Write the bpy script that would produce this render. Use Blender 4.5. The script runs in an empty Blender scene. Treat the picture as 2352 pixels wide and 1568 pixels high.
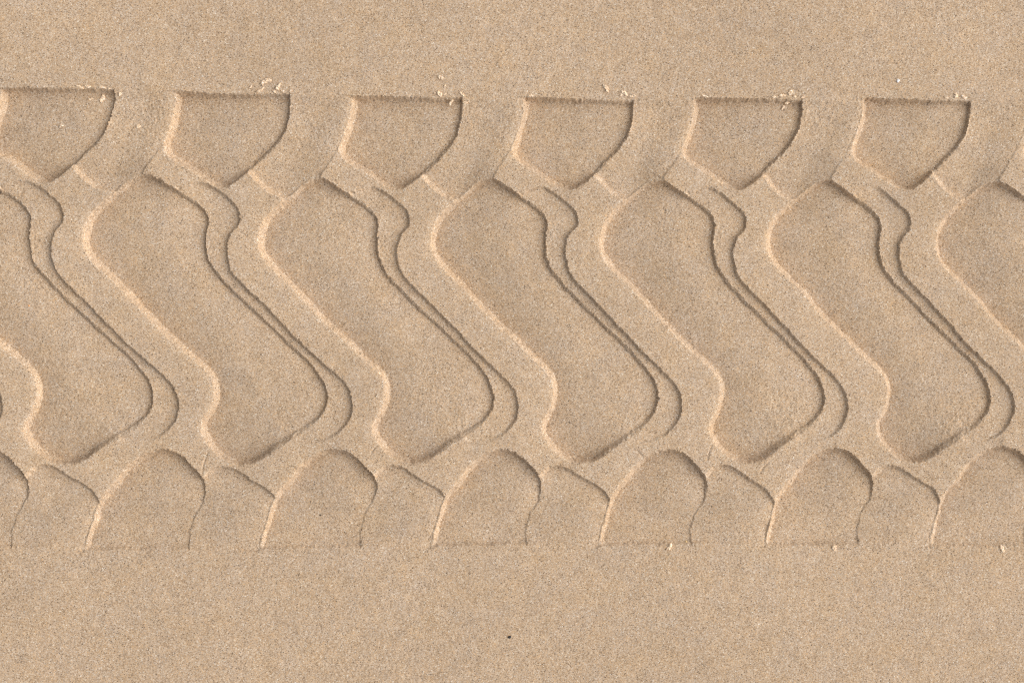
import bpy, bmesh, math, random
import numpy as np

# ------------------------------------------------------------------ scale
# Positions are read in units of 1/2352 of the frame width; the frame is 0.56 m of sand.
W_FRAME = 0.56
S = W_FRAME / 2352.0
CX, CY = 1176.0, 784.0
C = bpy.context.scene.collection
MM = 0.001
PI = math.pi


def w2(px, py):
    return (px - CX) * S, (CY - py) * S


def tag(o, label=None, cat=None, group=None, kind=None):
    if label: o['label'] = label
    if cat: o['category'] = cat
    if group: o['group'] = group
    if kind: o['kind'] = kind
    return o


# ------------------------------------------------------------------ noise
rng = np.random.default_rng(11)
_lat = rng.random((512, 512)).astype(np.float32) * 2 - 1


def vnoise(x, y, cell, seed=0):
    u = x / cell + seed * 17.37 + 200.0
    v = y / cell + seed * 5.91 + 200.0
    iu = np.floor(u); iv = np.floor(v)
    fu = u - iu; fv = v - iv
    fu = fu * fu * (3 - 2 * fu); fv = fv * fv * (3 - 2 * fv)
    a = iu.astype(np.int64) % 512; b = iv.astype(np.int64) % 512
    a1 = (a + 1) % 512; b1 = (b + 1) % 512
    return ((_lat[a, b] * (1 - fu) + _lat[a1, b] * fu) * (1 - fv)
            + (_lat[a, b1] * (1 - fu) + _lat[a1, b1] * fu) * fv)


def fbm(x, y, cell, octs=4, seed=0, gain=0.5):
    s = 0; a = 1.0
    for k in range(octs):
        s = s + a * vnoise(x, y, cell / 2 ** k, seed + k * 3)
        a *= gain
    return s


def sstep(a, b, x):
    t = np.clip((x - a) / (b - a), 0, 1)
    return t * t * (3 - 2 * t)


# ------------------------------------------------------------------ grid of the sand surface
FINE = 0.0005


def axis(half_fine, half_mid):
    a = list(np.arange(0, half_fine, FINE))
    d = FINE; x = a[-1]
    while x < half_mid:
        d = min(d * 1.06, 0.0018); x += d; a.append(x)
    while x < 45.0:
        d *= 1.28; x += d; a.append(x)
    a = np.array(a)
    return np.concatenate([-a[:0:-1], a])


gx = axis(0.290, 0.66)
gy = axis(0.200, 0.30)
NX, NY = len(gx), len(gy)
X, Y = np.meshgrid(gx, gy, indexing='ij')
X = X.astype(np.float64); Y = Y.astype(np.float64)
PX = X / S + CX
PY = CY - Y / S

# ------------------------------------------------------------------ traced outlines (template prints)
LONG = [(733, 408), (756, 416), (785, 435), (819, 456), (848, 477), (864, 495), (870, 512), (867, 537), (866, 562), (870, 591),
        (882, 618), (909, 652), (954, 697), (998, 738), (1040, 778), (1076, 812), (1105, 845), (1125, 875), (1133, 905), (1131, 932),
        (1118, 957), (1090, 984), (1050, 1012), (1015, 1036), (985, 1056), (958, 1064), (931, 1063), (898, 1048), (871, 1021),
        (856, 994), (857, 969), (871, 944), (883, 912), (881, 881), (866, 854), (830, 820), (785, 778), (740, 737), (695, 688),
        (662, 654), (628, 623), (605, 596), (593, 569), (593, 540), (603, 508), (628, 477), (666, 443), (700, 417)]
LONG_LEDGE = [(800, 446), (812, 437), (832, 430), (857, 427), (882, 438), (909, 459), (932, 479), (942, 499), (940, 522), (923, 541),
              (914, 569), (915, 596), (925, 627), (954, 661), (997, 702), (1035, 742), (1085, 795), (1130, 838), (1165, 872),
              (1185, 903), (1191, 935), (1185, 962), (1168, 988), (1142, 1008), (1100, 1020), (1060, 1005), (1000, 900),
              (900, 700), (820, 560)]
SHOULDER = [(806, 220), (806, 220), (806, 244), (799, 278), (786, 316), (779, 338), (784, 360), (799, 373), (830, 392), (864, 415), (893, 432),
            (916, 435), (941, 422), (974, 395), (1008, 361), (1038, 327), (1053, 296), (1061, 260), (1062, 226), (1062, 226), (935, 223)]
SHOULDER_LEDGE = [(1050, 228), (1050, 228), (1045, 296), (1020, 327), (990, 361), (958, 392), (958, 396), (969, 403), (986, 424), (1008, 444), (1024, 454),
                  (1062, 464), (1085, 456), (1110, 442), (1125, 428), (1134, 404), (1157, 370), (1172, 347), (1185, 316),
                  (1200, 278), (1209, 244), (1212, 229), (1212, 229), (1130, 228)]
LOWER = [(594, 1263), (594, 1263), (599, 1229), (610, 1195), (621, 1155), (637, 1128), (662, 1101), (682, 1074), (709, 1049), (736, 1035), (763, 1029),
         (785, 1032), (812, 1044), (835, 1067), (853, 1087), (862, 1107), (863, 1128), (860, 1148), (851, 1168), (839, 1186),
         (833, 1206), (828, 1224), (828, 1258), (828, 1258), (740, 1259), (673, 1260)]
LOWER_LEDGE = [(845, 1100), (857, 1092), (866, 1081), (882, 1069), (905, 1067), (929, 1074), (963, 1096), (992, 1112), (1010, 1125),
               (1021, 1140), (1032, 1165), (1026, 1195), (1016, 1229), (1010, 1262), (1010, 1262), (900, 1258), (786, 1259), (786, 1259), (792, 1215),
               (815, 1165), (836, 1130)]

# landmarks measured per print: template point -> seen point
LT = dict(A=(733, 408), L=(593, 555), R=(870, 510), B=(1133, 905), W=(856, 985), M=(945, 1064))
LONG_AT = {
    0: dict(R=(60, 499), B=(350, 906), W=(46, 984), M=(163, 1066)),
    1: dict(A=(331, 402), L=(193, 546), R=(470, 503), B=(747, 905), W=(455, 988), M=(567, 1065)),
    2: dict(A=(733, 408), L=(593, 555), R=(870, 510), B=(1133, 905), W=(856, 985), M=(945, 1064)),
    3: dict(A=(1127, 413), L=(989, 556), R=(1255, 508), B=(1513, 906), W=(1243, 986), M=(1330, 1063)),
    4: dict(A=(1513, 416), L=(1378, 558), R=(1642, 508), B=(1896, 906), W=(1628, 986), M=(1710, 1062)),
    5: dict(A=(1897, 416), L=(1766, 560), R=(2028, 508), B=(2278, 905), W=(2008, 986), M=(2091, 1060)),
    6: dict(A=(2286, 414), L=(2150, 562)),
}
ST = dict(T=(806, 220), L=(779, 340), M=(908, 435), R=(1061, 226))
SHOULDER_AT = {
    0: dict(M=(108, 419), R=(258, 206)),
    1: dict(T=(405, 212), L=(374, 333), M=(512, 428), R=(663, 217)),
    2: dict(T=(806, 220), L=(779, 340), M=(908, 435), R=(1061, 226)),
    3: dict(T=(1208, 226), L=(1174, 345), M=(1303, 434), R=(1456, 227)),
    4: dict(T=(1600, 227), L=(1564, 345), M=(1689, 436), R=(1842, 228)),
    5: dict(T=(1993, 228), L=(1953, 344), M=(2073, 436), R=(2232, 229)),
    6: dict(T=(2382, 230), L=(2344, 341)),
}
WT = dict(A=(772, 1030), L=(594, 1263), R=(863, 1118))
LOWER_AT = {
    0: dict(R=(62, 1118)),
    1: dict(A=(380, 1034), L=(191, 1268), R=(469, 1119)),
    2: dict(A=(772, 1030), L=(594, 1263), R=(863, 1118)),
    3: dict(A=(1157, 1031), L=(989, 1257), R=(1244, 1117)),
    4: dict(A=(1537, 1031), L=(1375, 1257), R=(1625, 1117)),
    5: dict(A=(1919, 1030), L=(1755, 1257), R=(2008, 1117)),
    6: dict(A=(2298, 1029), L=(2139, 1257)),
}


def fit(T, at, i):
    """scale and shift per axis that carry the template print onto print i"""
    ks = list(at)
    out = []
    for ax in (0, 1):
        t = np.array([T[k][ax] for k in ks], float); a = np.array([at[k][ax] for k in ks], float)
        sc0 = 1.0 - 0.012 * (i - 2) if ax == 0 else 1.0
        if len(ks) >= 3 and np.ptp(t) > 60:
            sc = np.sum((t - t.mean()) * (a - a.mean())) / np.sum((t - t.mean()) ** 2)
            sc = min(max(sc, 0.93), 1.05)
        else:
            sc = sc0
        out.append((sc, a.mean() - sc * t.mean()))
    return out


def carry(P, f):
    return [(f[0][0] * x + f[0][1], f[1][0] * y + f[1][1]) for x, y in P]


def table(T, AT, last):
    fits = {i: fit(T, at, i) for i, at in AT.items()}
    step = 384.0
    for k in range(1, 3):
        f = fits[0]; fits[-k] = [(f[0][0], f[0][1] - 402.0 * k), f[1]]
        f = fits[last]; fits[last + k] = [(f[0][0], f[0][1] + step * k), f[1]]
    return fits


def spline(P, n=7):
    P = np.array(P, float); m = len(P); out = []
    for i in range(m):
        p0, p1, p2, p3 = P[i - 1], P[i], P[(i + 1) % m], P[(i + 2) % m]
        if np.allclose(p1, p2): continue
        t = np.linspace(0, 1, n, endpoint=False)[:, None]
        m1 = (p2 - p0) / 2 if not np.allclose(p0, p1) else (p2 - p1) * .6
        m2 = (p3 - p1) / 2 if not np.allclose(p2, p3) else (p2 - p1) * .6
        out.append((2 * t ** 3 - 3 * t ** 2 + 1) * p1 + (t ** 3 - 2 * t ** 2 + t) * m1 + (-2 * t ** 3 + 3 * t ** 2) * p2 + (t ** 3 - t ** 2) * m2)
    return np.concatenate(out)


def sdf(poly_px, margin=0.022):
    """signed distance (metres, positive inside) and inward direction on a window of the grid"""
    P = spline(poly_px)
    V = np.stack([(P[:, 0] - CX) * S, (CY - P[:, 1]) * S], 1)
    i0, i1 = np.searchsorted(gx, [V[:, 0].min() - margin, V[:, 0].max() + margin])
    j0, j1 = np.searchsorted(gy, [V[:, 1].min() - margin, V[:, 1].max() + margin])
    win = (slice(i0, i1), slice(j0, j1))
    q = np.stack([X[win].ravel(), Y[win].ravel()], 1).astype(np.float32)
    A = V.astype(np.float32); B = np.roll(A, -1, 0); E = B - A
    L2 = np.maximum((E ** 2).sum(1), 1e-14)
    D = np.empty(len(q), np.float32); N = np.empty((len(q), 2), np.float32); I = np.empty(len(q), bool)
    CH = 20000
    for s in range(0, len(q), CH):
        p = q[s:s + CH]
        dx = p[:, None, 0] - A[None, :, 0]; dy = p[:, None, 1] - A[None, :, 1]
        t = np.clip((dx * E[:, 0] + dy * E[:, 1]) / L2, 0, 1)
        rx = dx - t * E[:, 0]; ry = dy - t * E[:, 1]
        d2 = rx * rx + ry * ry
        k = d2.argmin(1); ar = np.arange(len(p))
        d = np.sqrt(d2[ar, k]); D[s:s + CH] = d
        c = (A[None, :, 1] > p[:, None, 1]) != (B[None, :, 1] > p[:, None, 1])
        with np.errstate(divide='ignore', invalid='ignore'):
            xi = A[:, 0] + (p[:, None, 1] - A[None, :, 1]) * E[:, 0] / np.where(np.abs(E[:, 1]) < 1e-12, 1e-12, E[:, 1])
        ins = (np.sum(c & (p[:, None, 0] < xi), 1) % 2) == 1
        I[s:s + CH] = ins
        sg = np.where(ins, 1.0, -1.0)[:, None]
        N[s:s + CH] = sg * np.stack([rx[ar, k], ry[ar, k]], 1) / np.maximum(d, 1e-9)[:, None]
    shp = X[win].shape
    return win, np.where(I, D, -D).reshape(shp), N.reshape(shp + (2,))


# ------------------------------------------------------------------ height field
eg = rng.standard_normal(X.shape)
eg = (eg + np.roll(eg, 1, 0) + np.roll(eg, 1, 1) + np.roll(np.roll(eg, 1, 0), 1, 1)) / 2
edge = 0.00015 * eg + 0.00018 * fbm(X, Y, 0.0021, 3, 1, .75) + 0.00024 * fbm(X, Y, 0.009, 2, 7) + 0.0005 * fbm(X, Y, 0.035, 2, 9)
crumble = 0.00016 * fbm(X, Y, 0.0016, 2, 31, .8) + 0.0004 * fbm(X, Y, 0.013, 2, 35)
H = np.zeros_like(X)                 # depth of the pressed sand, positive down
ROUGH = np.full(X.shape, 0.85)
LIP = np.zeros_like(X)
LABEL = np.zeros(X.shape, np.int32)  # 0 = open sand
CROWN = np.zeros_like(X)

prints = []                          # (family, index, main code, wall code, ledge code)
code = 1

# the band pressed by the whole tyre, between two faint straight edges
topx = [-900, 0, 258, 405, 664, 830, 1060, 1455, 1842, 2352, 3300]
topy = [190, 203, 207, 212, 216, 220, 225, 227.5, 228.5, 231, 234]
botx = [-900, 0, 191, 594, 989, 1375, 1755, 2352, 3300]
boty = [1276, 1270, 1268, 1264, 1258.5, 1257, 1256, 1257, 1257]
TOP = np.interp(PX, topx, topy); BOT = np.interp(PX, botx, boty)
dt = (PY - TOP) * S + edge; db = (BOT - PY) * S + edge * 0.6
endfade = sstep(0.66, 0.56, np.abs(X))
BAND = endfade * (0.14 * MM * sstep(0, 2.2 * MM, dt) * sstep(-1.0 * MM, 5 * MM, db))
H = np.maximum(H, BAND)
# ragged little ridge of crumbs left along both edges
rag = np.clip(fbm(X, Y, 0.0016, 2, 21) + 0.35 + 0.5 * fbm(X, Y, 0.012, 2, 25), 0, 1.4)
LIP += endfade * (0.15 * MM * rag * np.exp(-((dt + 0.5 * MM) / (0.55 * MM)) ** 2)
                  + 0.17 * MM * rag * np.exp(-((db + 0.3 * MM) / (0.7 * MM)) ** 2))
ROUGH += 0.4 * endfade * np.exp(-((dt - 2.5 * MM) / (2.0 * MM)) ** 2)


def press(poly, depth, kind, family):
    """press one outline; depth is a number or a function of (PX, PY) in template units"""
    global code
    win, d, n = sdf(poly)
    d = d + edge[win] + crumble[win] * np.maximum(-n[..., 0], 0)      # banks facing left have crumbled most
    wx = 1.0 - 0.3 * np.maximum(-n[..., 0], 0) + 1.75 * np.maximum(n[..., 0], 0) + 0.7 * np.maximum(-n[..., 1], 0) ** 2 + 0.8 * np.maximum(n[..., 1], 0) ** 2    # banks facing right slump wider
    if kind == 'ledge': wx = wx * 0.9 + 0.15 * np.maximum(-n[..., 0], 0) * (family == 'long')
    w = wx * MM * (1 + 0.18 * vnoise(X[win], Y[win], 0.006, 40))
    t = np.clip(d / w, 0, 1)
    p = t * t * (3 - 2 * t); p = 0.55 * p + 0.45 * t ** 0.85
    return win, d, w, p, n


def templ(win, f):
    return (PX[win] - f[0][1]) / f[0][0], (PY[win] - f[1][1]) / f[1][0]


def spot(tx, ty, cx, cy, rx, ry):
    return np.exp(-(((tx - cx) / rx) ** 2 + ((ty - cy) / ry) ** 2))


FAM = {
    'long': (LONG, LONG_LEDGE, table(LT, LONG_AT, 6)),
    'shoulder': (SHOULDER, SHOULDER_LEDGE, table(ST, SHOULDER_AT, 6)),
    'lower': (LOWER, LOWER_LEDGE, table(WT, LOWER_AT, 6)),
}
# ledges first, the prints themselves cut into them
for fam, (main, ledge, fits) in FAM.items():
    for i, f in sorted(fits.items()):
        inview = i in (0, 1, 2, 3, 4, 5, 6)
        win, d, w, p, n = press(carry(ledge, f), 0, 'ledge', fam)
        tx, ty = templ(win, f)
        if fam == 'long':
            D = (1.6 + 0.4 * sstep(600, 680, ty) * sstep(880, 800, ty)) * MM * sstep(1035, 950, ty) * sstep(418, 470, ty + 0.35 * (tx - 800)) + 0.5 * MM * sstep(1030, 1000, ty)
        elif fam == 'shoulder':
            D = (1.6 + 2.1 * sstep(330, 445, ty)) * MM
            D = D * (1 - 0.75 * sstep(1085, 1165, tx + 0.45 * (ty - 340)))
            p = p * sstep(-1 * MM, 7 * MM, dt[win])
        else:
            u = sstep(840, 1000, tx + 0.25 * (ty - 1100))
            D = (2.9 + 1.6 * sstep(1095, 1200, ty) * (1 - u) - 0.9 * u) * MM
            D = D * (1 - 0.5 * sstep(1180, 1258, ty))
            p = p * sstep(-0.5 * MM, 6.5 * MM, db[win])
        h = D * p * endfade[win]
        new = (h > H[win]) & (d > 0)
        H[win] = np.maximum(H[win], h)
        if inview and fam != 'x':
            c = code; code += 1
            LABEL[win] = np.where(d > 0, c, LABEL[win])
            prints.append([fam, i, 0, 0, c])
        if fam == 'shoulder':
            ROUGH[win] += 0.7 * spot(tx, ty, 1100, 268, 55, 42) * (d > 0)
for fam, (main, ledge, fits) in FAM.items():
    for i, f in sorted(fits.items()):
        inview = i in (0, 1, 2, 3, 4, 5, 6)
        win, d, w, p, n = press(carry(main, f), 0, 'main', fam)
        tx, ty = templ(win, f)
        D = 6.6 * MM * np.ones_like(tx)
        if fam == 'long':
            D = D - 1.6 * MM * spot(tx, ty, 1075, 1010, 70, 45)
            w2_ = 1 + 1.6 * spot(tx, ty, 1050, 1022, 80, 40)
            t = np.clip(d / (w * w2_), 0, 1); q = t * t * (3 - 2 * t)
            p = np.where(w2_ > 1.1, q, p)
        elif fam == 'lower':
            low = sstep(1140, 1225, ty) * sstep(735, 835, tx)
            D = D * (1 - low) + 5.0 * MM * low
            D = D * (1 - 0.5 * sstep(1180, 1258, ty))
            p = p * sstep(-0.8 * MM, 4.6 * MM, db[win])
        else:
            D = 6.6 * MM * np.ones_like(tx)
        rise = {'long': sstep(-60, 150, tx - np.interp(ty, [400, 560, 990, 1060], [690, 640, 900, 950])), 'shoulder': sstep(800, 1040, tx), 'lower': sstep(640, 850, tx) * (ty < 2000)}[fam]
        D = D - {'long': 2.8, 'shoulder': 3.2, 'lower': 2.4}[fam] * MM * rise * (1 if fam != 'lower' else (1 - sstep(1140, 1220, ty)))
        h = D * p * endfade[win]
        crown = 1.05 * MM * (1 - np.exp(-np.maximum(d - w, 0) / (8 * MM))) * endfade[win]
        if fam == 'lower': crown = crown * (1 - low)
        ins = d > 0
        CROWN[win] = np.where(ins, crown, CROWN[win])
        H[win] = np.where(ins, np.maximum(H[win], h), H[win])
        out = np.maximum(-d, 0)
        fade = (1 - sstep(1110, 1150, ty)) if fam == 'lower' else 1.0
        LIP[win] += (0.75 * fade * np.maximum(-n[..., 0], 0) * np.exp(-(out / (7.0 * MM))) - np.maximum(n[..., 0], 0) * (0.45 * np.exp(-(out / (2.0 * MM))) + 0.5 * np.exp(-(out / (7.0 * MM))))) * MM * (~ins) * (dt[win] > 0) * (db[win] > 0) * endfade[win]
        H[win] += ins * 0.95 * MM * np.maximum(n[..., 0], 0) * (1 - np.clip(d / (w * .6), 0, 1)) * (dt[win] > 0) * (db[win] > 0) * endfade[win]
        if fam == 'long':
            ROUGH[win] += (0.7 if i < 5 else 1.2) * spot(tx, ty, 1065, 975, 65, 55) * ins + 1.6 * spot(tx, ty, 870, 575, 22, 60) + 1.2 * spot(tx, ty, 930, 660, 60, 25)
        if inview:
            a, b = code, code + 1; code += 2
            LABEL[win] = np.where(ins, np.where(d < w * 1.02, b, a), LABEL[win])
            for r in prints:
                if r[0] == fam and r[1] == i: r[2], r[3] = a, b

# hairline cracks in the damp crust
CRACKS = [[(479, 1038), (474, 1046), (470, 1057), (466, 1072), (464, 1087)], [(614, 434), (622, 439), (627, 442), (633, 446)],
          [(551, 532), (558, 538), (567, 543)], [(1456, 1031), (1464, 1034), (1468, 1040), (1475, 1047)],
          [(1634, 1022), (1630, 1031), (1630, 1037), (1625, 1053)], [(1599, 441), (1605, 436), (1613, 434), (1634, 431)],
          [(1211, 442), (1222, 437), (1235, 431)], [(817, 436), (824, 431), (835, 428)], [(853, 1040), (859, 1031), (866, 1024)],
          [(404, 440), (414, 433), (430, 427)], [(1745, 1088), (1752, 1075), (1765, 1062)], [(662, 1070), (674, 1074), (681, 1079)]]
for cr in CRACKS:
    P = np.array(cr, float); V = np.stack(w2(P[:, 0], P[:, 1]), 1)
    m = 0.004
    i0, i1 = np.searchsorted(gx, [V[:, 0].min() - m, V[:, 0].max() + m]); j0, j1 = np.searchsorted(gy, [V[:, 1].min() - m, V[:, 1].max() + m])
    win = (slice(i0, i1), slice(j0, j1))
    dd = np.full(X[win].shape, 1.0)
    qx = X[win] + 0.0004 * fbm(X[win], Y[win], 0.003, 2, 60); qy = Y[win] + 0.0004 * fbm(X[win], Y[win], 0.003, 2, 66)
    for a, b in zip(V[:-1], V[1:]):
        e = b - a; t = np.clip(((qx - a[0]) * e[0] + (qy - a[1]) * e[1]) / (e @ e), 0, 1)
        dd = np.minimum(dd, np.hypot(qx - a[0] - t * e[0], qy - a[1] - t * e[1]))
    H[win] += 0.6 * MM * np.exp(-(dd / (0.30 * MM)) ** 2)

near = sstep(1.2, 0.5, np.hypot(X, Y))
ROUGH -= 0.3 * (dt > 0) * (db > 0) * (LABEL == 0) * endfade
ROUGH *= 1 + 0.35 * fbm(X, Y, 0.03, 3, 90)
grain = rng.standard_normal(X.shape)
g2 = (grain + np.roll(grain, 1, 0) + np.roll(grain, 1, 1) + np.roll(np.roll(grain, 1, 0), 1, 1)) / 2
micro = 0.030 * MM * grain + 0.030 * MM * g2 + 0.05 * MM * fbm(X, Y, 0.0022, 2, 70)
roll_ = 0.9 * MM * fbm(X, Y, 0.16, 3, 80) * near + 0.16 * MM * fbm(X, Y, 0.03, 3, 82) * near + 0.03 * (fbm(X, Y, 3.0, 3, 85) * sstep(0.8, 4, np.hypot(X, Y)))
Z = -H + CROWN + LIP + micro * np.clip(ROUGH, 0.35, 4.0) * (0.15 + 0.85 * near) + roll_


# ------------------------------------------------------------------ sand material
def sand_material(name, tint=(1, 1, 1), dry=0.0):
    m = bpy.data.materials.new(name); m.use_nodes = True
    nt = m.node_tree; N = nt.nodes; L = nt.links
    bsdf = N['Principled BSDF']; bsdf.inputs['Roughness'].default_value = 0.85
    bsdf.inputs['Specular IOR Level'].default_value = 0.25
    geo = N.new('ShaderNodeNewGeometry')
    vor = N.new('ShaderNodeTexVoronoi'); vor.feature = 'F1'; vor.inputs['Scale'].default_value = 2500.0
    L.new(geo.outputs['Position'], vor.inputs['Vector'])
    sep = N.new('ShaderNodeSeparateColor'); L.new(vor.outputs['Color'], sep.inputs['Color'])
    ramp = N.new('ShaderNodeValToRGB'); cr = ramp.color_ramp; cr.interpolation = 'CONSTANT'
    stops = [(0.0, (.18, .13, .09)), (0.025, (.36, .255, .165)), (0.17, (.49, .352, .23)), (0.42, (.565, .424, .29)),
             (0.68, (.61, .49, .375)), (0.80, (.63, .43, .25)), (0.89, (.68, .56, .42)), (0.985, (.80, .73, .62))]
    while len(cr.elements) < len(stops): cr.elements.new(0.5)
    for e, (p, c) in zip(cr.elements, stops):
        e.position = p; e.color = tuple(min(1.0, a * b) for a, b in zip(c, tint)) + (1,)
    L.new(sep.outputs['Red'], ramp.inputs['Fac'])
    # slow drifts of mineral colour and moisture
    n1 = N.new('ShaderNodeTexNoise'); n1.inputs['Scale'].default_value = 9.0; n1.inputs['Detail'].default_value = 5
    n2 = N.new('ShaderNodeTexNoise'); n2.inputs['Scale'].default_value = 140.0; n2.inputs['Detail'].default_value = 4
    for n in (n1, n2): L.new(geo.outputs['Position'], n.inputs['Vector'])
    mr1 = N.new('ShaderNodeMapRange'); mr1.inputs['From Min'].default_value = .3; mr1.inputs['From Max'].default_value = .7
    mr1.inputs['To Min'].default_value = .95; mr1.inputs['To Max'].default_value = 1.05
    mr2 = N.new('ShaderNodeMapRange'); mr2.inputs['From Min'].default_value = .3; mr2.inputs['From Max'].default_value = .7
    mr2.inputs['To Min'].default_value = .93; mr2.inputs['To Max'].default_value = 1.07
    L.new(n1.outputs['Fac'], mr1.inputs['Value']); L.new(n2.outputs['Fac'], mr2.inputs['Value'])
    mul = N.new('ShaderNodeMath'); mul.operation = 'MULTIPLY'
    L.new(mr1.outputs['Result'], mul.inputs[0]); L.new(mr2.outputs['Result'], mul.inputs[1])
    n3 = N.new('ShaderNodeTexNoise'); n3.inputs['Scale'].default_value = 55.0; n3.inputs['Detail'].default_value = 6; n3.inputs['Roughness'].default_value = .65
    L.new(geo.outputs['Position'], n3.inputs['Vector'])
    hue = N.new('ShaderNodeValToRGB')
    hue.color_ramp.elements[0].position = .33; hue.color_ramp.elements[0].color = (1.015, .985, .94, 1)
    hue.color_ramp.elements[1].position = .67; hue.color_ramp.elements[1].color = (.99, 1.005, 1.05, 1)
    L.new(n3.outputs['Fac'], hue.inputs['Fac'])
    tn = N.new('ShaderNodeMix'); tn.data_type = 'RGBA'; tn.blend_type = 'MULTIPLY'; tn.inputs['Factor'].default_value = 1.0
    L.new(ramp.outputs['Color'], tn.inputs['A']); L.new(hue.outputs['Color'], tn.inputs['B'])
    vm = N.new('ShaderNodeVectorMath'); vm.operation = 'SCALE'
    L.new(tn.outputs['Result'], vm.inputs[0]); L.new(mul.outputs['Value'], vm.inputs['Scale'])
    L.new(vm.outputs['Vector'], bsdf.inputs['Base Color'])
    bump = N.new('ShaderNodeBump'); bump.inputs['Strength'].default_value = 0.24; bump.inputs['Distance'].default_value = 0.0003
    bump.invert = True
    L.new(vor.outputs['Distance'], bump.inputs['Height']); L.new(bump.outputs['Normal'], bsdf.inputs['Normal'])
    return m


SAND = sand_material('sand')
CRUMB = sand_material('dry_sand_crumb', (1.55, 1.6, 1.66))


def plain(name, col, rough=0.6):
    m = bpy.data.materials.new(name); m.use_nodes = True
    N = m.node_tree.nodes; L = m.node_tree.links; b = N['Principled BSDF']
    n = N.new('ShaderNodeTexNoise'); n.inputs['Scale'].default_value = 900; n.inputs['Detail'].default_value = 3
    r = N.new('ShaderNodeValToRGB')
    r.color_ramp.elements[0].color = tuple(c * .7 for c in col) + (1,); r.color_ramp.elements[1].color = tuple(min(1, c * 1.25) for c in col) + (1,)
    g = N.new('ShaderNodeNewGeometry'); L.new(g.outputs['Position'], n.inputs['Vector'])
    L.new(n.outputs['Fac'], r.inputs['Fac']); L.new(r.outputs['Color'], b.inputs['Base Color'])
    b.inputs['Roughness'].default_value = rough
    return m


# ------------------------------------------------------------------ split the surface into sand and prints
lab_face = LABEL[:-1, :-1]
lab_face = np.maximum(lab_face, np.maximum(LABEL[1:, :-1], np.maximum(LABEL[:-1, 1:], LABEL[1:, 1:])))
lab_face = np.where((LABEL[:-1, :-1] == LABEL[1:, 1:]), LABEL[:-1, :-1], lab_face)
IDX = np.arange(NX * NY).reshape(NX, NY)
Q = np.stack([IDX[:-1, :-1], IDX[1:, :-1], IDX[1:, 1:], IDX[:-1, 1:]], -1).reshape(-1, 4)
LF = lab_face.ravel()
VX = np.stack([X.ravel(), Y.ravel(), Z.ravel()], 1)


def patch(name, sel, parent=None, origin=(0, 0, 0)):
    q = Q[sel]
    u, inv = np.unique(q, return_inverse=True)
    v = (VX[u] - np.array(origin)).astype(np.float32)
    inv = inv.reshape(-1).astype(np.int32)
    me = bpy.data.meshes.new(name)
    me.vertices.add(len(v)); me.vertices.foreach_set('co', v.ravel())
    me.loops.add(len(inv)); me.loops.foreach_set('vertex_index', inv)
    nf = len(inv) // 4
    me.polygons.add(nf)
    me.polygons.foreach_set('loop_start', np.arange(nf, dtype=np.int32) * 4)
    me.polygons.foreach_set('use_smooth', np.ones(nf, bool))
    me.update(calc_edges=True)
    me.materials.append(SAND)
    o = bpy.data.objects.new(name, me); C.objects.link(o)
    if parent: o.parent = parent
    return o


tag(patch('sand', LF == 0), kind='structure')

NTH = ['cut off at the frame edge', 'first', 'second', 'third', 'fourth', 'fifth', 'last']
LABELS = {
    ('long', 0): 'long wavy tread print cut off by the left edge of the photo, upper end missing',
    ('long', 1): 'first complete S-shaped tread print from the left, widest orange bank along its side',
    ('long', 2): 'second complete S-shaped tread print from the left',
    ('long', 3): 'third complete S-shaped tread print, whose rounded top sits at the middle of the photo',
    ('long', 4): 'fourth complete S-shaped tread print from the left',
    ('long', 5): 'rightmost complete S-shaped tread print, with pale rough sand on its lower floor',
    ('long', 6): 'S-shaped tread print cut off by the right edge of the photo',
    ('shoulder', 0): 'upper shoulder tread print cut by the left photo edge, one crumb lying on its floor',
    ('shoulder', 1): 'first complete shield-shaped shoulder print from the left in the upper row',
    ('shoulder', 2): 'second complete shield-shaped shoulder print from the left in the upper row',
    ('shoulder', 3): 'middle one of the five complete shield-shaped shoulder prints in the upper row',
    ('shoulder', 4): 'fourth complete shield-shaped shoulder print from the left in the upper row',
    ('shoulder', 5): 'rightmost complete shield-shaped shoulder print in the upper row, darkest right bank',
    ('shoulder', 6): 'sliver of an upper shoulder print at the right photo edge',
    ('lower', 0): 'lower shoulder print at the left photo edge, only its right side showing',
    ('lower', 1): 'first complete arch-shaped print of the lower row, with the widest orange bank',
    ('lower', 2): 'second complete arch-shaped print from the left in the lower row',
    ('lower', 3): 'third complete arch-shaped print from the left in the lower row',
    ('lower', 4): 'fourth complete arch-shaped print from the left in the lower row, yellow grain beneath it',
    ('lower', 5): 'rightmost complete arch-shaped print in the lower row',
    ('lower', 6): 'arch-shaped print of the lower row cut off by the right photo edge',
}
GROUPS = {'long': 'long S-shaped tread prints along the middle of the tyre track',
          'shoulder': 'shoulder prints along the upper edge of the tyre track',
          'lower': 'arch-shaped prints along the lower edge of the tyre track'}
NAMES = {'long': 'tread_print', 'shoulder': 'shoulder_print', 'lower': 'arched_print'}
counts = np.bincount(LF, minlength=code + 1)
for fam, i, a, b, c in prints:
    sel = (LF == a) | (LF == b)
    if not sel.any(): continue
    ctr = VX[np.unique(Q[sel])].mean(0); ctr[2] = -4.0 * MM
    root = bpy.data.objects.new(NAMES[fam], None); C.objects.link(root)
    root.location = ctr; root.empty_display_size = 0.01
    tag(root, LABELS[(fam, i)], 'tread print', GROUPS[fam])
    for nm, k in (('floor', a), ('bank', b), ('ledge', c)):
        if k and counts[k] > 8: patch(nm, LF == k, root, ctr)


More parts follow.
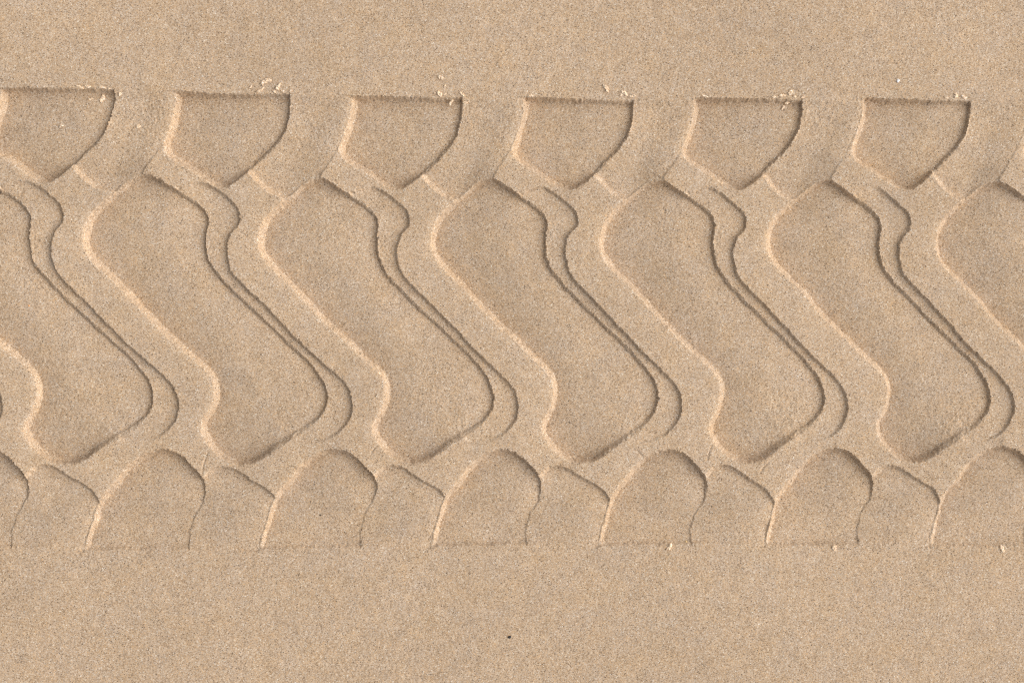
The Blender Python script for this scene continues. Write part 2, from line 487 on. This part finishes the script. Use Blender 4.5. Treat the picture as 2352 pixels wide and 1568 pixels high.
# ------------------------------------------------------------------ loose crumbs, pebble, odd grains
def ground_z(px, py):
    x, y = w2(px, py)
    i = int(np.searchsorted(gx, x)); j = int(np.searchsorted(gy, y))
    return float(np.median(Z[max(i - 2, 0):i + 3, max(j - 2, 0):j + 3]))


def lump(name, px, py, length, width, ang, seed, mat, height=None, lobes=3, rough=0.28):
    """a small irregular clump: a few overlapping rough lobes joined along its length, sizes in photo units"""
    R = random.Random(seed)
    bm = bmesh.new()
    height = height or width * 0.4
    n = max(1, lobes)
    for k in range(n):
        t = (k + .5) / n - .5
        r = (0.62 if n > 1 else 1.0)
        sx = (length * S / 2) * (r if n == 1 else 1.15 / n + .12) * R.uniform(.85, 1.2)
        sy = (width * S / 2) * R.uniform(.75, 1.1)
        sz = (height * S / 2) * R.uniform(.8, 1.15)
        ox = t * length * S * 0.9; oy = R.uniform(-.28, .28) * width * S
        vs = bmesh.ops.create_icosphere(bm, subdivisions=3, radius=1.0)['verts']
        ph = [R.uniform(0, 6.28) for _ in range(9)]
        for v in vs:
            c = v.co
            f = 1 + rough * (math.sin(3.1 * c.x + ph[0]) * math.sin(2.7 * c.y + ph[1]) + .6 * math.sin(5.3 * c.y + ph[2] + 2 * c.z)
                             + .4 * math.sin(7.9 * c.x + ph[3] - 3 * c.z) + .3 * R.uniform(-1, 1))
            v.co = (c.x * f * sx + ox, c.y * f * sy + oy, c.z * f * sz + sz * .55)
    me = bpy.data.meshes.new(name); bm.to_mesh(me); bm.free()
    for p in me.polygons: p.use_smooth = True
    me.materials.append(mat)
    o = bpy.data.objects.new(name, me); C.objects.link(o)
    x, y = w2(px, py)
    o.location = (x, y, ground_z(px, py)); o.rotation_euler = (0, 0, math.radians(ang))
    return o


G = 'dry sand crumbs scattered along the track edge'
CRUMBS = [  # px, py, length, width, angle, lobes, label
    (233, 226, 16, 11, 75, 2, 'angular sand crumb inside the shoulder print at the left photo edge, under its corner'),
    (206, 228, 9, 5, 10, 1, 'small flat crumb beside the angular crumb in the leftmost shoulder print'),
    (277, 218, 8, 8, 40, 1, 'crumb just outside the right corner of the leftmost shoulder print'),
    (138, 289, 8, 8, 20, 1, 'lone round crumb on the floor of the leftmost shoulder print'),
    (317, 289, 8, 8, 0, 1, 'lone pale crumb between the leftmost shoulder print and the next one'),
    (184, 201, 15, 5, -15, 2, 'thin crumb on the top rim of the leftmost shoulder print, nearest its middle'),
    (203, 200, 12, 5, 5, 2, 'thin crumb on the top rim above the small flat crumb'),
    (236, 202, 16, 5, -5, 2, 'thin crumb on the top rim above the angular crumb'),
    (251, 204, 9, 5, 10, 1, 'tiny crumb at the top corner of the leftmost shoulder print'),
    (613, 186, 20, 10, 12, 3, 'largest pale crumb, lying clear above the first complete shoulder print'),
    (603, 191, 9, 9, 60, 1, 'stubby crumb touching the lower left of the largest crumb'),
    (575, 201, 7, 6, 40, 1, 'small crumb to the left of the largest crumb'),
    (598, 209, 17, 6, 25, 2, 'slanting long crumb on the rim below the largest crumb'),
    (638, 200, 13, 9, 30, 2, 'crumb below and right of the largest crumb'),
    (631, 210, 8, 7, 0, 1, 'crumb on the rim directly below its neighbour right of the largest crumb'),
    (650, 209, 9, 6, -20, 1, 'second crumb from the corner on the rim of the first complete shoulder print'),
    (667, 209, 8, 7, 50, 1, 'crumb at the very corner of the first complete shoulder print'),
    (1012, 178, 12, 9, -40, 2, 'topmost crumb above the second complete shoulder print'),
    (1021, 198, 6, 5, 60, 1, 'tiny crumb midway between the topmost crumb and the second shoulder print'),
    (1008, 217, 13, 9, -55, 2, 'slanting crumb on the rim of the second complete shoulder print'),
    (998, 214, 7, 5, -20, 1, 'small crumb left of the slanting crumb on the second shoulder print rim'),
    (1022, 218, 9, 5, 15, 1, 'small crumb right of the slanting crumb on the second shoulder print rim'),
    (1060, 217, 13, 6, -35, 2, 'crumb at the corner of the second complete shoulder print'),
    (1036, 231, 23, 8, 58, 3, 'long slanting crumb sliding down the top bank of the second shoulder print'),
    (1069, 237, 10, 6, 10, 1, 'crumb outside the right bank of the second complete shoulder print'),
    (1393, 203, 17, 8, -55, 3, 'long tilted crumb lying above the third complete shoulder print'),
    (1434, 213, 14, 8, -25, 2, 'thick crumb near the corner of the third complete shoulder print'),
    (1426, 218, 9, 5, 20, 1, 'small crumb under the thick crumb at the third shoulder print'),
    (1453, 221, 14, 5, -12, 2, 'flat crumb on the corner of the third complete shoulder print'),
    (1220, 221, 11, 5, 5, 2, 'flat crumb at the left top corner of the third complete shoulder print'),
    (1618, 222, 13, 5, -20, 2, 'flat crumb at the left top corner of the fourth complete shoulder print'),
    (1815, 213, 11, 8, 50, 2, 'highest crumb at the corner of the fourth complete shoulder print'),
    (1797, 220, 13, 7, 10, 2, 'crumb on the rim left of the highest crumb at the fourth shoulder print'),
    (1812, 234, 15, 7, 35, 2, 'crumb inside the fourth complete shoulder print, below its rim'),
    (1800, 247, 12, 6, 65, 2, 'lowest crumb inside the fourth complete shoulder print'),
    (1777, 223, 8, 6, 0, 1, 'small crumb farthest from the corner on the fourth shoulder print rim'),
    (1825, 223, 9, 6, -10, 1, 'small crumb right below the highest crumb at the fourth shoulder print'),
    (1843, 223, 8, 6, 20, 1, 'crumb on the very corner of the fourth complete shoulder print'),
    (2194, 219, 10, 9, 70, 2, 'upright crumb on the rim of the rightmost complete shoulder print'),
    (2213, 224, 13, 7, -25, 2, 'crumb near the corner of the rightmost complete shoulder print'),
    (2174, 225, 8, 5, 10, 1, 'small crumb left of the upright crumb on the rightmost shoulder print'),
    (1537, 1255, 16, 10, 35, 2, 'pale crumb under the fourth arched print, on the lower track edge'),
    (1917, 1257, 11, 10, 60, 2, 'pale crumb under the rightmost complete arched print'),
    (2303, 1260, 14, 8, -70, 2, 'pale crumb on the lower track edge close to the right photo edge'),
]
for k, (px, py, ln, wd, an, lb, label) in enumerate(CRUMBS):
    tag(lump('sand_crumb', px, py, ln, wd, an, 100 + k, CRUMB, lobes=lb), label, 'sand crumb', G)
tag(lump('pebble', 1171, 1463, 8, 6.5, 20, 5, plain('dark_stone', (.035, .028, .025)), lobes=1, rough=.12),
    'tiny dark brown pebble alone on the smooth sand below the track', 'pebble')
tag(lump('shell_fragment', 2062, 186, 8, 6, 70, 6, plain('white_shell', (.86, .86, .88), .35), lobes=1, rough=.15),
    'tiny white shell fragment on the smooth sand above the fifth shoulder print', 'shell fragment')
tag(lump('quartz_grain', 1575, 1245, 8, 6, 70, 7, plain('amber_quartz', (.80, .56, .25), .4), lobes=1, rough=.12),
    'amber yellow grain on the floor edge of the fourth arched print', 'grain')
tag(lump('quartz_grain', 64, 702, 5, 4, 0, 8, plain('orange_quartz', (.80, .42, .18), .4), lobes=1, rough=.12),
    'bright orange grain on the long print cut off by the left photo edge', 'grain')
tag(lump('stone_chip', 734, 1184, 6, 3, 0, 9, plain('black_stone', (.02, .02, .02), .5), lobes=1, rough=.12),
    'tiny black chip on the floor of the second complete arched print', 'stone chip')

# ------------------------------------------------------------------ light
SUN_EL, SUN_AZ = math.radians(31), math.radians(5)      # azimuth from +X towards +Y
sun = bpy.data.lights.new('sun', 'SUN'); sun.energy = 1.5; sun.angle = math.radians(116); sun.color = (1.0, .942, .88)
so = bpy.data.objects.new('sun', sun); C.objects.link(so)
so.rotation_euler = (0, math.radians(90) - SUN_EL, SUN_AZ)
so.location = (1, .5, 2)
world = bpy.data.worlds.new('World'); bpy.context.scene.world = world; world.use_nodes = True
nt = world.node_tree
sky = nt.nodes.new('ShaderNodeTexSky'); sky.sky_type = 'NISHITA'; sky.sun_disc = False
sky.sun_elevation = SUN_EL; sky.sun_rotation = math.radians(90) - SUN_AZ
sky.dust_density = 4.0; sky.air_density = 1.0
bg = nt.nodes['Background']; bg.inputs['Strength'].default_value = 0.05
hs = nt.nodes.new('ShaderNodeHueSaturation'); hs.inputs['Saturation'].default_value = 0.22   # thin bright overcast
nt.links.new(sky.outputs['Color'], hs.inputs['Color'])
nt.links.new(hs.outputs['Color'], bg.inputs['Color'])

# ------------------------------------------------------------------ camera
cam = bpy.data.cameras.new('camera'); cam.sensor_width = 36; cam.lens = 63
cam.clip_start = 0.01; cam.clip_end = 500
co = bpy.data.objects.new('camera', cam); C.objects.link(co)
co.location = (0, 0, W_FRAME * 63 / 36)
co.rotation_euler = (0, 0, 0)
sc = bpy.context.scene
sc.camera = co
sc.view_settings.view_transform = 'Standard'; sc.view_settings.look = 'None'; sc.view_settings.gamma = 1
sc.view_settings.exposure = 1.07
sc.cycles.use_denoising = False
sc.cycles.pixel_filter_type = 'BLACKMAN_HARRIS'; sc.cycles.filter_width = 1.2
